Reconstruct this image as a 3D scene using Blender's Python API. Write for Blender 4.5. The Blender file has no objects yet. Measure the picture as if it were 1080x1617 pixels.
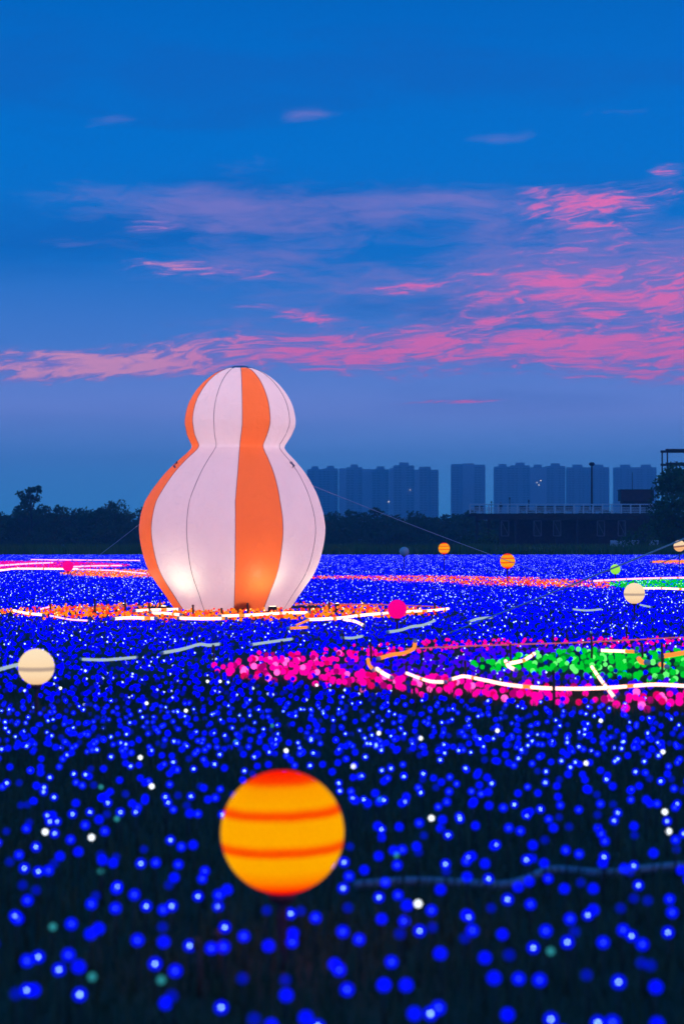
import bpy, bmesh, math, random
import numpy as np
from mathutils import Vector, Matrix

random.seed(7)
rng = np.random.default_rng(7)
S = bpy.context.scene
C = S.collection
R = math.radians
PI = math.pi

# ---------------------------------------------------------------- camera
F = 3144.0          # focal length in photograph pixels (1080 x 1617)
H = 1.75            # camera height
HOR = 850.0         # horizon row in the photograph
cam = bpy.data.cameras.new('camera')
cam.sensor_width = 36.0
cam.lens = F / 1617.0 * 36.0
cam.shift_y = (HOR - 808.5) / 1617.0
cam.clip_start = 0.1
cam.clip_end = 20000
cam.dof.use_dof = True
cam.dof.focus_distance = 55.0
cam.dof.aperture_fstop = 2.3
cam_o = bpy.data.objects.new('camera', cam)
cam_o.location = (0, 0, H)
cam_o.rotation_euler = (R(90), 0, 0)
C.objects.link(cam_o)
S.camera = cam_o

def lin(r, g, b):
    def f(c):
        c /= 255.0
        return c / 12.92 if c <= 0.04045 else ((c + 0.055) / 1.055) ** 2.4
    return (f(r), f(g), f(b), 1.0)

# ---------------------------------------------------------------- view, world, sun
S.view_settings.view_transform = 'Standard'
S.view_settings.look = 'None'
S.view_settings.exposure = 0
S.view_settings.gamma = 1
S.view_settings.use_curve_mapping = False
S.render.engine = 'CYCLES'
S.cycles.use_denoising = True
S.cycles.max_bounces = 4
S.cycles.transparent_max_bounces = 24
S.cycles.volume_bounces = 1
S.cycles.sample_clamp_indirect = 4.0

W = bpy.data.worlds.new('World')
S.world = W
W.use_nodes = True
wt = W.node_tree
wt.nodes.clear()

class NT:
    """tiny expression helper on a node tree"""
    def __init__(s, t): s.t = t
    def n(s, typ, **kw):
        x = s.t.nodes.new(typ)
        for k, v in kw.items(): setattr(x, k, v)
        return x
    def put(s, sock, v):
        if hasattr(v, 'links') or isinstance(v, bpy.types.NodeSocket): s.t.links.new(v, sock)
        else: sock.default_value = v
    def m(s, op, a, b=0.0, c=None, clamp=False):
        x = s.n('ShaderNodeMath', operation=op, use_clamp=clamp)
        s.put(x.inputs[0], a); s.put(x.inputs[1], b)
        if c is not None: s.put(x.inputs[2], c)
        return x.outputs[0]
    def add(s, a, b): return s.m('ADD', a, b)
    def mul(s, a, b): return s.m('MULTIPLY', a, b)
    def vec(s, x, y, z=0.0):
        c = s.n('ShaderNodeCombineXYZ')
        s.put(c.inputs[0], x); s.put(c.inputs[1], y); s.put(c.inputs[2], z)
        return c.outputs[0]
    def noise(s, v, scale=1.0, detail=5.0, rough=0.55, dist=0.0):
        x = s.n('ShaderNodeTexNoise')
        s.put(x.inputs['Vector'], v); x.inputs['Scale'].default_value = scale
        x.inputs['Detail'].default_value = detail; x.inputs['Roughness'].default_value = rough
        x.inputs['Distortion'].default_value = dist
        return x.outputs[0]
    def smooth(s, x, a, b):
        q = s.n('ShaderNodeMapRange', interpolation_type='SMOOTHSTEP')
        s.put(q.inputs['Value'], x); q.inputs['From Min'].default_value = a; q.inputs['From Max'].default_value = b
        return q.outputs['Result']
    def mix(s, f, a, b):
        q = s.n('ShaderNodeMix', data_type='RGBA')
        s.put(q.inputs[0], f); s.put(q.inputs[6], a); s.put(q.inputs[7], b)
        return q.outputs[2]
    def ramp(s, f, stops, interp='LINEAR'):
        q = s.n('ShaderNodeValToRGB')
        e = q.color_ramp.elements
        q.color_ramp.interpolation = interp
        while len(e) < len(stops): e.new(0.5)
        for i, (p, c) in enumerate(stops): e[i].position = p; e[i].color = c
        s.put(q.inputs[0], f)
        return q.outputs[0]
    def gauss(s, u, v, u0, su, v0, sv, slope=0.0):
        du = s.mul(s.add(u, -u0), 1.0 / su)
        vv = s.add(s.add(v, -v0), s.mul(s.add(u, -u0), -slope)) if slope else s.add(v, -v0)
        dv = s.mul(vv, 1.0 / sv)
        q = s.add(s.mul(du, du), s.mul(dv, dv))
        return s.m('POWER', 2.718, s.mul(q, -1.0))

N = NT(wt)
tc = N.n('ShaderNodeTexCoord')
sx = N.n('ShaderNodeSeparateXYZ')
wt.links.new(tc.outputs['Generated'], sx.inputs[0])
X, Y_, Z = sx.outputs
az = N.m('ARCTAN2', X, Y_)
hyp = N.m('SQRT', N.add(N.mul(X, X), N.mul(Y_, Y_)))
elev = N.m('ARCTAN2', Z, hyp)
u = N.mul(az, F / 1000.0)          # 1 = 1000 photograph pixels = 18.2 degrees
v = N.mul(elev, F / 1000.0)
base = N.ramp(N.m('MULTIPLY', N.add(v, 0.1), 0.25, clamp=True), [
    (0.000, lin(74, 180, 252)), (0.030, lin(80, 180, 252)), (0.050, lin(96, 176, 252)),
    (0.075, lin(138, 164, 246)), (0.100, lin(86, 140, 226)), (0.135, lin(14, 118, 210)), (0.175, lin(0, 118, 212)),
    (0.205, lin(0, 112, 206)), (0.235, lin(0, 104, 196)), (0.40, lin(0, 102, 194)), (0.9, lin(0, 104, 194))])
# darker slate veils of unlit cloud, drawn out sideways
slate = N.noise(N.vec(N.mul(u, 1.6), N.mul(v, 9.0), 4.0), 1.0, 4.0, 0.55, 0.3)
base = N.mix(N.mul(N.mul(N.smooth(slate, 0.46, 0.66), N.smooth(v, 0.10, 0.36)), 0.45), base, lin(18, 96, 186))
# warp shared by the lit cloud layers
w1 = N.noise(N.vec(N.mul(u, 3.0), N.mul(v, 6.0), 1.0), 1.0, 3.0, 0.5)
w2 = N.noise(N.vec(N.mul(u, 9.0), N.mul(v, 26.0), 9.0), 1.0, 3.0, 0.5)
uw = N.add(N.add(u, N.mul(N.add(w1, -0.5), 0.20)), N.mul(N.add(w2, -0.5), 0.10))
vw = N.add(N.add(v, N.mul(N.add(w1, -0.5), -0.045)), N.mul(N.add(w2, -0.5), 0.016))
fine = N.noise(N.vec(N.mul(uw, 11.0), N.mul(vw, 50.0), 2.0), 1.0, 6.0, 0.66, 0.2)
midn = N.noise(N.vec(N.mul(uw, 4.5), N.mul(vw, 22.0), 7.0), 1.0, 4.0, 0.60, 0.2)
rip = N.noise(N.vec(N.mul(uw, 19.0), N.add(N.mul(vw, 118.0), N.mul(uw, -12.0)), 3.0), 1.0, 3.0, 0.62, 0.8)
right = N.smooth(u, 0.0, 0.36)
def band(v0, sv):
    d = N.mul(N.add(vw, -v0), 1.0 / sv)
    return N.m('POWER', 2.718, N.mul(N.mul(d, d), -1.0))
def total(lst):
    t = lst[0]
    for x in lst[1:]: t = N.add(t, x)
    return t
def cloud(mask, tex, gain, lo, hi):
    """a mask eaten away by noise: ragged edges, holes inside"""
    q = N.add(mask, N.mul(N.mul(N.add(tex, -0.5), gain), N.m('POWER', N.m('MINIMUM', mask, 1.0), 0.45)))
    return N.smooth(q, lo, hi)
# soft lavender sheets
soft = total([
    N.mul(N.gauss(uw, vw, -0.22, 0.27, 0.515, 0.050, -0.04), 0.95),
    N.mul(N.gauss(uw, vw, 0.14, 0.22, 0.52, 0.034), 0.62),
    N.mul(N.gauss(uw, vw, -0.045, 0.055, 0.658, 0.017), 0.62),
    N.mul(N.gauss(uw, vw, 0.235, 0.06, 0.625, 0.012), 0.5),
    N.mul(N.gauss(uw, vw, 0.46, 0.07, 0.652, 0.010), 0.55),
    N.mul(N.gauss(uw, vw, -0.36, 0.07, 0.64, 0.018), 0.5),
    N.mul(N.gauss(uw, vw, -0.13, 0.08, 0.585, 0.014, 0.12), 0.5),
    N.mul(N.gauss(uw, vw, -0.40, 0.10, 0.458, 0.012), 0.5),
    N.mul(N.mul(N.smooth(u, -0.5, -0.1), band(0.415, 0.045)), 0.72), N.mul(N.mul(N.smooth(u, -0.5, 0.0), band(0.305, 0.055)), 0.85),
    N.mul(N.mul(right, band(0.44, 0.13)), 0.55)])
softm = cloud(soft, N.add(N.mul(midn, 0.55), N.mul(fine, 0.45)), 3.4, 0.30, 1.35)
col = N.mix(N.mul(softm, 0.80), base, lin(140, 130, 208))
# pink lit streaks
pk = total([
    N.mul(N.mul(right, band(0.385, 0.085)), 0.92),
    N.mul(N.mul(N.smooth(u, -0.42, -0.05), band(0.290, 0.046)), 0.92),
    N.mul(N.gauss(uw, vw, -0.40, 0.30, 0.272, 0.028, 0.03), 1.4),
    N.mul(N.gauss(uw, vw, 0.365, 0.095, 0.515, 0.034, -0.08), 1.05),
    N.mul(N.gauss(uw, vw, 0.47, 0.08, 0.530, 0.016), 0.6),
    N.mul(N.gauss(uw, vw, 0.53, 0.03, 0.565, 0.012), 0.7),
    N.mul(N.gauss(uw, vw, -0.30, 0.05, 0.488, 0.014), 0.75),
    N.mul(N.gauss(uw, vw, -0.06, 0.09, 0.352, 0.014, -0.13), 0.8),
    N.mul(N.gauss(uw, vw, 0.09, 0.10, 0.396, 0.012, 0.10), 0.75),
    N.mul(N.gauss(uw, vw, -0.17, 0.10, 0.413, 0.012), 0.7),
    N.mul(N.gauss(uw, vw, -0.27, 0.08, 0.426, 0.013), 0.62),
    N.mul(N.gauss(uw, vw, 0.19, 0.10, 0.209, 0.0035), 0.75)])
tex = N.add(N.add(N.mul(fine, 0.36), N.mul(rip, 0.46)), N.mul(midn, 0.20))
pkw = cloud(pk, tex, 4.2, 0.35, 1.15)
pkm = cloud(pk, tex, 6.8, 0.70, 1.55)
pinkc = N.mix(N.smooth(u, -0.35, -0.05), lin(248, 164, 200), lin(252, 116, 184))
col = N.mix(N.mul(pkw, 0.70), col, lin(158, 124, 210))
col = N.mix(N.mul(pkm, 0.95), col, pinkc)
bg = N.n('ShaderNodeBackground')
wt.links.new(col, bg.inputs[0])
bg.inputs[1].default_value = 1.0
wo = N.n('ShaderNodeOutputWorld')
wt.links.new(bg.outputs[0], wo.inputs[0])
W.cycles.sampling_method = 'MANUAL'
W.cycles.sample_map_resolution = 512

sun = bpy.data.lights.new('sun', 'SUN')
sun.energy = 0.12
sun.angle = R(20)
sun.color = (1.0, 0.55, 0.62)
sun_o = bpy.data.objects.new('sun', sun)
sun_o.rotation_euler = (R(80), 0, R(120 - 90 + 30))
sun_o.location = (30, -10, 40)
C.objects.link(sun_o)

# ---------------------------------------------------------------- pixel helpers
def P(px, py, Y):
    """the point at forward distance Y that stands on photograph pixel px,py"""
    return Vector(((px - 540.0) / F * Y, Y, H - (py - HOR) / F * Y))
def G(px, py, z=0.0):
    """the point at height z (ground or a given height above it) behind pixel px,py"""
    Y = (H - z) * F / (py - HOR)
    return P(px, py, Y)

# ---------------------------------------------------------------- materials
MATS = {}
def pmat(name, col, rough=0.6, metal=0.0, noise=None, bump=None, spec=0.5):
    """principled; noise=(scale, other colour, lo, hi); bump=(scale, strength)"""
    if name in MATS: return MATS[name]
    m = bpy.data.materials.new(name); m.use_nodes = True
    T = NT(m.node_tree); b = m.node_tree.nodes['Principled BSDF']
    c = (*col, 1.0) if len(col) == 3 else col
    b.inputs['Base Color'].default_value = c
    b.inputs['Roughness'].default_value = rough
    b.inputs['Metallic'].default_value = metal
    b.inputs['Specular IOR Level'].default_value = spec
    t = T.n('ShaderNodeTexCoord')
    if noise:
        f = T.noise(t.outputs['Object'], noise[0], 6.0, 0.6)
        m.node_tree.links.new(T.mix(T.smooth(f, noise[2], noise[3]), c, (*noise[1], 1.0)), b.inputs['Base Color'])
    if bump:
        f = T.noise(t.outputs['Object'], bump[0], 5.0, 0.6)
        q = T.n('ShaderNodeBump'); q.inputs['Strength'].default_value = bump[1]; q.inputs['Distance'].default_value = 0.02
        m.node_tree.links.new(f, q.inputs['Height']); m.node_tree.links.new(q.outputs[0], b.inputs['Normal'])
    MATS[name] = m
    return m
def emat(name, col, strength, sample=False, clear=False):
    if name in MATS: return MATS[name]
    m = bpy.data.materials.new(name); m.use_nodes = True
    t = m.node_tree; t.nodes.clear(); T = NT(t)
    e = T.n('ShaderNodeEmission'); e.inputs[0].default_value = (*col[:3], 1.0); e.inputs[1].default_value = strength
    o = T.n('ShaderNodeOutputMaterial')
    if clear:   # a coloured cap one can see the die through
        tr = T.n('ShaderNodeBsdfTransparent'); tr.inputs[0].default_value = (0.8, 0.8, 1.0, 1.0)
        a = T.n('ShaderNodeAddShader')
        t.links.new(e.outputs[0], a.inputs[0]); t.links.new(tr.outputs[0], a.inputs[1]); t.links.new(a.outputs[0], o.inputs[0])
    else:
        t.links.new(e.outputs[0], o.inputs[0])
    m.cycles.emission_sampling = 'AUTO' if sample else 'NONE'
    MATS[name] = m
    return m

M_ground = pmat('meadow soil', (0.045, 0.065, 0.035), 0.95, noise=(1.3, (0.075, 0.095, 0.045), 0.42, 0.66), bump=(9.0, 0.6), spec=0.1)
M_grass = pmat('grass blade', (0.06, 0.13, 0.06), 0.7, noise=(0.9, (0.10, 0.11, 0.04), 0.45, 0.7), spec=0.2)
M_reed = pmat('tall grass', (0.10, 0.19, 0.05), 0.8, noise=(0.15, (0.14, 0.20, 0.06), 0.4, 0.7), spec=0.1)
M_leaf = pmat('tree leaf', (0.050, 0.095, 0.028), 0.7, noise=(0.35, (0.07, 0.11, 0.03), 0.4, 0.7), spec=0.2)
M_leaf2 = pmat('bush leaf', (0.06, 0.13, 0.03), 0.7, noise=(0.6, (0.08, 0.13, 0.03), 0.4, 0.7), spec=0.2)
M_bark = pmat('bark', (0.07, 0.05, 0.035), 0.9, noise=(3.0, (0.04, 0.03, 0.02), 0.4, 0.6))
M_concrete = pmat('tower render', (0.25, 0.31, 0.36), 0.85, noise=(0.03, (0.20, 0.25, 0.30), 0.4, 0.65))
M_slab = pmat('tower slab edge', (0.45, 0.52, 0.56), 0.85)
M_pane = pmat('dark window glass', (0.05, 0.06, 0.08), 0.2)
M_lit = emat('lit window', (1.0, 0.85, 0.6), 3.0)
M_dark = pmat('dark timber', (0.035, 0.028, 0.025), 0.85, noise=(2.0, (0.06, 0.045, 0.04), 0.4, 0.65))
M_steel = pmat('dark painted steel', (0.03, 0.03, 0.035), 0.5, 0.6)
M_rail = pmat('pale painted rail', (0.80, 0.82, 0.82), 0.5)
M_maroon = pmat('maroon board', (0.09, 0.03, 0.03), 0.7, noise=(2.0, (0.06, 0.02, 0.02), 0.4, 0.6))
M_stake = pmat('rusty brown stake', (0.20, 0.085, 0.04), 0.8, noise=(20.0, (0.12, 0.05, 0.03), 0.4, 0.6))
M_post = pmat('dark post', (0.10, 0.04, 0.045), 0.6, noise=(12.0, (0.07, 0.03, 0.03), 0.4, 0.6))
M_stem = pmat('dark green stem', (0.012, 0.03, 0.014), 0.6)
M_rope = pmat('pale rope', (0.8, 0.8, 0.82), 0.8, noise=(40.0, (0.65, 0.65, 0.68), 0.4, 0.6))
M_hose = pmat('pale tube skin', (0.30, 0.33, 0.36), 0.5, noise=(6.0, (0.28, 0.3, 0.33), 0.4, 0.6))
M_orange_sheet = pmat('orange ground sheet', (0.55, 0.12, 0.03), 0.6, bump=(8.0, 0.4))
M_lampcase = pmat('black lamp housing', (0.02, 0.02, 0.02), 0.5)
M_barrier = pmat('pale barrier plastic', (0.55, 0.58, 0.6), 0.5)

BLUE = (0.0, 0.0, 1.0)
M_blue = emat('blue led', BLUE, 1.6)
M_blue_cap = emat('blue led cap', BLUE, 0.62, clear=True)
M_blue_dim_cap = emat('dim blue led cap', (0.0, 0.006, 1.0), 0.20, clear=True)
M_blue_dim = emat('dim blue led', (0.003, 0.01, 1.0), 0.4)
M_core = emat('blue led die', (0.28, 0.55, 1.0), 9.0)
M_core_soft = emat('blue led die soft', (0.05, 0.14, 1.0), 3.0)
M_whitedot = emat('white led die', (0.45, 0.62, 1.0), 2.6)
M_white_cap = emat('white led', (0.85, 0.92, 1.0), 1.9)
M_teal_cap = emat('teal led', (0.04, 0.42, 0.50), 0.55)
M_mag = emat('magenta led', (1.0, 0.0, 0.36), 1.15)
M_mag2 = emat('crimson led', (1.0, 0.0, 0.16), 0.8)
M_vio = emat('violet led', (0.06, 0.0, 1.0), 0.9)
M_green = emat('green led', (0.0, 0.62, 0.03), 1.0)
M_greenhot = emat('green led die', (0.25, 1.0, 0.35), 2.5)
M_org = emat('orange led', (1.0, 0.22, 0.0), 1.3)
M_red = emat('red led', (1.0, 0.04, 0.02), 1.1)
M_orghot = emat('orange led die', (1.0, 0.6, 0.3), 3.0)
M_tube = emat('neon tube', (1.0, 0.50, 0.40), 3.0, sample=True)
M_tube_o = emat('orange neon tube', (1.0, 0.26, 0.04), 1.25, sample=True)
M_tube_p = emat('pink neon tube', (1.0, 0.34, 0.62), 2.6, sample=True)
M_tube_d = emat('pale neon tube', (0.50, 0.68, 0.80), 0.75)
M_tube_f = emat('faint pink neon tube', (0.9, 0.18, 0.28), 0.55)

# ---------------------------------------------------------------- mesh helpers
class MB:
    def __init__(s): s.v = []; s.f = []; s.mi = []
    def box(s, x0, x1, y0, y1, z0, z1, mi=0):
        b = len(s.v)
        s.v += [(x0, y0, z0), (x1, y0, z0), (x1, y1, z0), (x0, y1, z0), (x0, y0, z1), (x1, y0, z1), (x1, y1, z1), (x0, y1, z1)]
        for q in ((0, 3, 2, 1), (4, 5, 6, 7), (0, 1, 5, 4), (1, 2, 6, 5), (2, 3, 7, 6), (3, 0, 4, 7)):
            s.f.append(tuple(b + i for i in q)); s.mi.append(mi)
    def tube(s, pts, rad, n=8, mi=0, cap=True):
        pts = [Vector(p) for p in pts]
        rads = rad if isinstance(rad, (list, tuple)) else [rad] * len(pts)
        b = len(s.v)
        for i, p in enumerate(pts):
            d = (pts[min(i + 1, len(pts) - 1)] - pts[max(i - 1, 0)])
            d = d.normalized() if d.length > 1e-9 else Vector((0, 0, 1))
            a = Vector((0, 0, 1)) if abs(d.z) < 0.9 else Vector((1, 0, 0))
            e1 = d.cross(a).normalized(); e2 = d.cross(e1)
            for k in range(n):
                t = 2 * PI * k / n
                q = p + (e1 * math.cos(t) + e2 * math.sin(t)) * rads[i]
                s.v.append(tuple(q))
        for i in range(len(pts) - 1):
            for k in range(n):
                k2 = (k + 1) % n
                s.f.append((b + i * n + k, b + i * n + k2, b + (i + 1) * n + k2, b + (i + 1) * n + k)); s.mi.append(mi)
        if cap:
            s.f.append(tuple(b + k for k in range(n))[::-1]); s.mi.append(mi)
            s.f.append(tuple(b + (len(pts) - 1) * n + k for k in range(n))); s.mi.append(mi)
    def lathe(s, prof, n=32, mi=0, c=(0, 0, 0)):
        b = len(s.v)
        for r, z in prof:
            for k in range(n):
                t = 2 * PI * k / n
                s.v.append((c[0] + r * math.cos(t), c[1] + r * math.sin(t), c[2] + z))
        for i in range(len(prof) - 1):
            for k in range(n):
                k2 = (k + 1) % n
                s.f.append((b + i * n + k, b + i * n + k2, b + (i + 1) * n + k2, b + (i + 1) * n + k)); s.mi.append(mi)
    def mesh(s, name, mats, smooth=False):
        me = bpy.data.meshes.new(name)
        me.from_pydata(s.v, [], s.f)
        for m in (mats if isinstance(mats, (list, tuple)) else [mats]): me.materials.append(m)
        if any(s.mi): me.polygons.foreach_set('material_index', s.mi)
        if smooth: me.polygons.foreach_set('use_smooth', [True] * len(me.polygons))
        me.update()
        return me
    def build(s, name, mats, parent=None, smooth=False):
        return link(name, s.mesh(name, mats, smooth), parent)

def link(name, data, parent=None):
    o = bpy.data.objects.new(name, data); C.objects.link(o)
    if parent: o.parent = parent
    return o
def tag(o, label=None, cat=None, group=None, kind=None):
    if label: o['label'] = label
    if cat: o['category'] = cat
    if group: o['group'] = group
    if kind: o['kind'] = kind
    return o
def empty(name, loc=(0, 0, 0), rz=0.0):
    o = link(name, None); o.location = loc; o.rotation_euler = (0, 0, rz); o.empty_display_size = 0.1
    return o
def np_mesh(name, verts, faces, mats, mi=None, smooth=False):
    """verts (n,3), faces (m,k) with one k, all numpy"""
    me = bpy.data.meshes.new(name)
    n, k = faces.shape
    me.vertices.add(len(verts)); me.vertices.foreach_set('co', verts.astype(np.float32).ravel())
    me.loops.add(n * k); me.loops.foreach_set('vertex_index', faces.astype(np.int32).ravel())
    me.polygons.add(n); me.polygons.foreach_set('loop_start', np.arange(0, n * k, k, dtype=np.int32))
    for m in mats: me.materials.append(m)
    if mi is not None: me.polygons.foreach_set('material_index', mi.astype(np.int32))
    if smooth: me.polygons.foreach_set('use_smooth', np.ones(n, dtype=bool))
    me.update(calc_edges=True); me.validate()
    return me
def ico(sub):
    bm = bmesh.new(); bmesh.ops.create_icosphere(bm, subdivisions=sub, radius=1.0)
    vs = np.array([v.co[:] for v in bm.verts]); fs = np.array([[q.index for q in f.verts] for f in bm.faces]); bm.free()
    return vs, fs
OCT_V = np.array([[1, 0, 0], [-1, 0, 0], [0, 1, 0], [0, -1, 0], [0, 0, 1], [0, 0, -1]], float)
OCT_F = np.array([[0, 2, 4], [2, 1, 4], [1, 3, 4], [3, 0, 4], [2, 0, 5], [1, 2, 5], [3, 1, 5], [0, 3, 5]])
ICO_V, ICO_F = ico(1)
BALL_V, BALL_F = ico(2)
def scatter(name, groups, mats):
    """groups: (template verts, faces, centres (n,3), radii (n), material index (n)) joined in one mesh"""
    V, Fc, MI = [], [], []; off = 0
    for tv, tf, ce, ra, mi in groups:
        if len(ce) == 0: continue
        vv = (ce[:, None, :] + tv[None] * ra[:, None, None]).reshape(-1, 3)
        ff = (np.arange(len(ce))[:, None, None] * len(tv) + tf[None]).reshape(-1, 3) + off
        V.append(vv); Fc.append(ff); MI.append(np.repeat(mi, len(tf))); off += len(vv)
    return np_mesh(name, np.concatenate(V), np.concatenate(Fc), mats, np.concatenate(MI))

# ================================================================ THE SETTING
# ground: one sheet to the horizon, gently uneven in the field
mb = MB()
mb.v = [(-6000, -60, 0), (6000, -60, 0), (6000, 9000, 0), (-6000, 9000, 0)]; mb.f = [(0, 1, 2, 3)]; mb.mi = [0]
g = mb.build('ground', M_ground); tag(g, kind='structure')

# short grass in the near part of the field
def blades(n, y0, y1, hmin, hmax, w, seed, wide=0.172 * 1.3, xr=None, lean=0.5):
    r = np.random.default_rng(seed)
    Yv = np.sqrt(r.uniform(y0 ** 2, y1 ** 2, n)) if xr is None else r.uniform(y0, y1, n)
    Xv = r.uniform(-1, 1, n) * (wide * Yv + 0.6) if xr is None else r.uniform(xr[0], xr[1], n)
    h = r.uniform(hmin, hmax, n); a = r.uniform(0, 2 * PI, n); ww = w * r.uniform(0.6, 1.4, n)
    la = r.uniform(0, 2 * PI, n); ll = h * r.uniform(0.05, lean, n)
    b = np.stack([Xv, Yv, np.full(n, -0.005)], 1)
    d = np.stack([np.cos(a) * ww, np.sin(a) * ww, np.zeros(n)], 1)
    m_ = b + np.stack([np.cos(la) * ll * 0.35, np.sin(la) * ll * 0.35, h * 0.6], 1)
    t = b + np.stack([np.cos(la) * ll, np.sin(la) * ll, h], 1)
    V = np.stack([b - d, b + d, m_ + d * 0.7, m_ - d * 0.7, t], 1).reshape(-1, 3)
    i = np.arange(n)[:, None] * 5
    return V, np.concatenate([i + np.array([[0, 1, 2]]), i + np.array([[0, 2, 3]]), i + np.array([[3, 2, 4]])])
V_, F_ = blades(90000, 5.0, 24.0, 0.04, 0.15, 0.005, 3)
o = link('grass', np_mesh('grass', V_, F_, [M_grass]))
tag(o, 'short dark meadow grass between the blue lights', 'grass', kind='stuff')
# tall verge grass along the far edge of the field
V_, F_ = blades(26000, 199.0, 214.0, 0.5, 1.35, 0.06, 4, xr=(-60, 60), lean=0.6)
o = link('verge_grass', np_mesh('verge_grass', V_, F_, [M_reed]))
tag(o, 'strip of tall green grass along the far edge of the lit field', 'grass', kind='stuff')

# ---------------------------------------------------------------- trees
def leaf_cloud(clumps, per, size, r):
    V, Fq = [], []
    for (c, cr) in clumps:
        n = per
        d = r.normal(size=(n, 3)); d /= np.linalg.norm(d, axis=1)[:, None]
        p = np.array(c) + d * (cr * r.uniform(0.45, 1.05, n))[:, None] * np.array([1, 1, 0.8])
        a = r.normal(size=(n, 3)); a /= np.linalg.norm(a, axis=1)[:, None]
        b = np.cross(a, r.normal(size=(n, 3))); b /= np.linalg.norm(b, axis=1)[:, None]
        s = size * r.uniform(0.6, 1.4, n)[:, None]
        V.append(np.stack([p - a * s, p - b * s * 0.5, p + a * s, p + b * s * 0.5], 1).reshape(-1, 3))
    V = np.concatenate(V); n = len(V) // 4
    return V, np.arange(n * 4).reshape(n, 4)
def tree_meshes(seed, h, w, nclump, per, leaf, mat=None, base=0.3, open_=0.0, clump=0.22):
    r = np.random.default_rng(seed)
    cl = []
    for i in range(nclump):
        t = r.uniform(base, 0.97)
        env = math.sin(PI * min(1, max(0, (t - base * 0.55) / (1.06 - base * 0.55))) ** 0.8) ** 0.7
        a = r.uniform(0, 2 * PI); rr = w * 0.5 * env * math.sqrt(r.uniform(0.05, 1))
        cl.append(((rr * math.cos(a), rr * math.sin(a), h * t), w * clump * r.uniform(0.6, 1.25) * (0.6 + 0.5 * env)))
    V, Fq = leaf_cloud(cl, per, leaf, r)
    crown = np_mesh('crown', V, Fq, [mat or M_leaf])
    mb = MB()
    lean = r.uniform(-0.03, 0.03, 2) * h
    tp = [(0, 0, -0.1), (lean[0] * 0.3, lean[1] * 0.3, h * 0.25), (lean[0], lean[1], h * 0.55), (lean[0] * 1.2, lean[1] * 1.2, h * 0.88)]
    mb.tube(tp, [h * 0.028, h * 0.022, h * 0.014, h * 0.004], 8)
    for (c, cr) in cl[::max(1, nclump // 9)]:
        z0 = min(c[2] * 0.7, h * 0.6)
        mb.tube([(lean[0] * 0.6, lean[1] * 0.6, z0), (c[0] * 0.5, c[1] * 0.5, (z0 + c[2]) / 2 + 0.1), c], [h * 0.010, h * 0.007, h * 0.003], 5)
    return crown, mb.mesh('trunk', M_bark, True)
def put_tree(name, meshes, loc, sc, rz, label, cat, group=None):
    t = empty(name, loc, rz); t.scale = sc
    link('trunk', meshes[1], t); link('crown', meshes[0], t)
    return tag(t, label, cat, group)

protos = [tree_meshes(20 + i, 6.5, 6.0 + 0.5 * (i % 3), 30, 46, 0.30, base=0.16, clump=0.2) for i in range(5)]
n_tr = 0
for row, (Yr, step) in enumerate(((352, 3.4), (362, 3.7), (374, 4.2))):
    x = -0.172 * Yr * 1.25
    while x < 0.172 * Yr * 1.25:
        px = 540 + x / Yr * F
        base_h = 6.6 if px < 330 else 6.0
        hh = base_h * random.uniform(0.78, 1.04) * (1.0 + 0.06 * row)
        if 470 < px < 540: hh *= 0.95
        s = hh / 6.5
        put_tree('treeline_tree', protos[n_tr % 5], (x, Yr + random.uniform(-2.5, 2.5), 0), (s * random.uniform(0.85, 1.2), s * 1.0, s),
                 random.uniform(0, 6.28), 'dark bushy tree of the low treeline behind the field', 'tree', 'trees of the low treeline')
        n_tr += 1
        x += step * random.uniform(0.8, 1.25)
sh = [tree_meshes(60 + i, 2.6, 4.2, 14, 44, 0.26, base=0.08, clump=0.26) for i in range(3)]
x = -72.0; k = 0
while x < 74:
    put_tree('undergrowth_shrub', sh[k % 3], (x, 343 + random.uniform(-2, 2), 0), (1, 1, random.uniform(0.8, 1.25)), random.uniform(0, 6),
             'low dark shrub filling the foot of the treeline', 'shrub', 'shrubs at the foot of the treeline')
    k += 1; x += random.uniform(2.4, 3.4)
tall = tree_meshes(81, 10.6, 6.0, 26, 60, 0.26, base=0.42, clump=0.15)
put_tree('tall_tree', tall, P(51, 850, 346).xy.to_3d(), (1.0, 1.0, 1.02), 0.6, 'tallest tree with an open airy crown rising from the treeline', 'tree')
md = tree_meshes(82, 8.3, 6.4, 22, 50, 0.26, base=0.4, clump=0.17)
put_tree('spreading_tree', md, P(184, 850, 347).xy.to_3d(), (1.0, 1.0, 0.98), 1.6, 'spreading flat topped tree standing above the treeline beside the inflatable', 'tree')
md2 = tree_meshes(83, 8.4, 4.6, 18, 50, 0.26, base=0.4, clump=0.18)
put_tree('slender_tree', md2, P(88, 850, 345).xy.to_3d(), (1.1, 1, 0.93), 0.6, 'mid height tree right behind the tallest tree of the treeline', 'tree')
# the big leafy tree beside the platform
big = tree_meshes(90, 9.9, 9.4, 95, 170, 0.22, M_leaf2, base=0.05, clump=0.17)
put_tree('broadleaf_tree', big, (P(1088, 850, 232).x, 232, 0), (1.02, 1, 1.0), 0.3, 'large dense green tree at the end of the platform beside the steel frame', 'tree')
bs = tree_meshes(95, 2.1, 3.4, 12, 60, 0.12, M_leaf2, base=0.1, clump=0.24)
for (px, sc, lb) in ((762, 1.15, 'rounded green bush under the open end of the platform'), (735, 0.75, 'small low bush in the verge beside the rounded green bush'),
                     (1012, 1.3, 'leafy bush in front of the platform beside the large tree')):
    put_tree('verge_bush', bs, (P(px, 850, 216).x, 216, 0), (sc, sc, sc), px, lb, 'bush')

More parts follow.
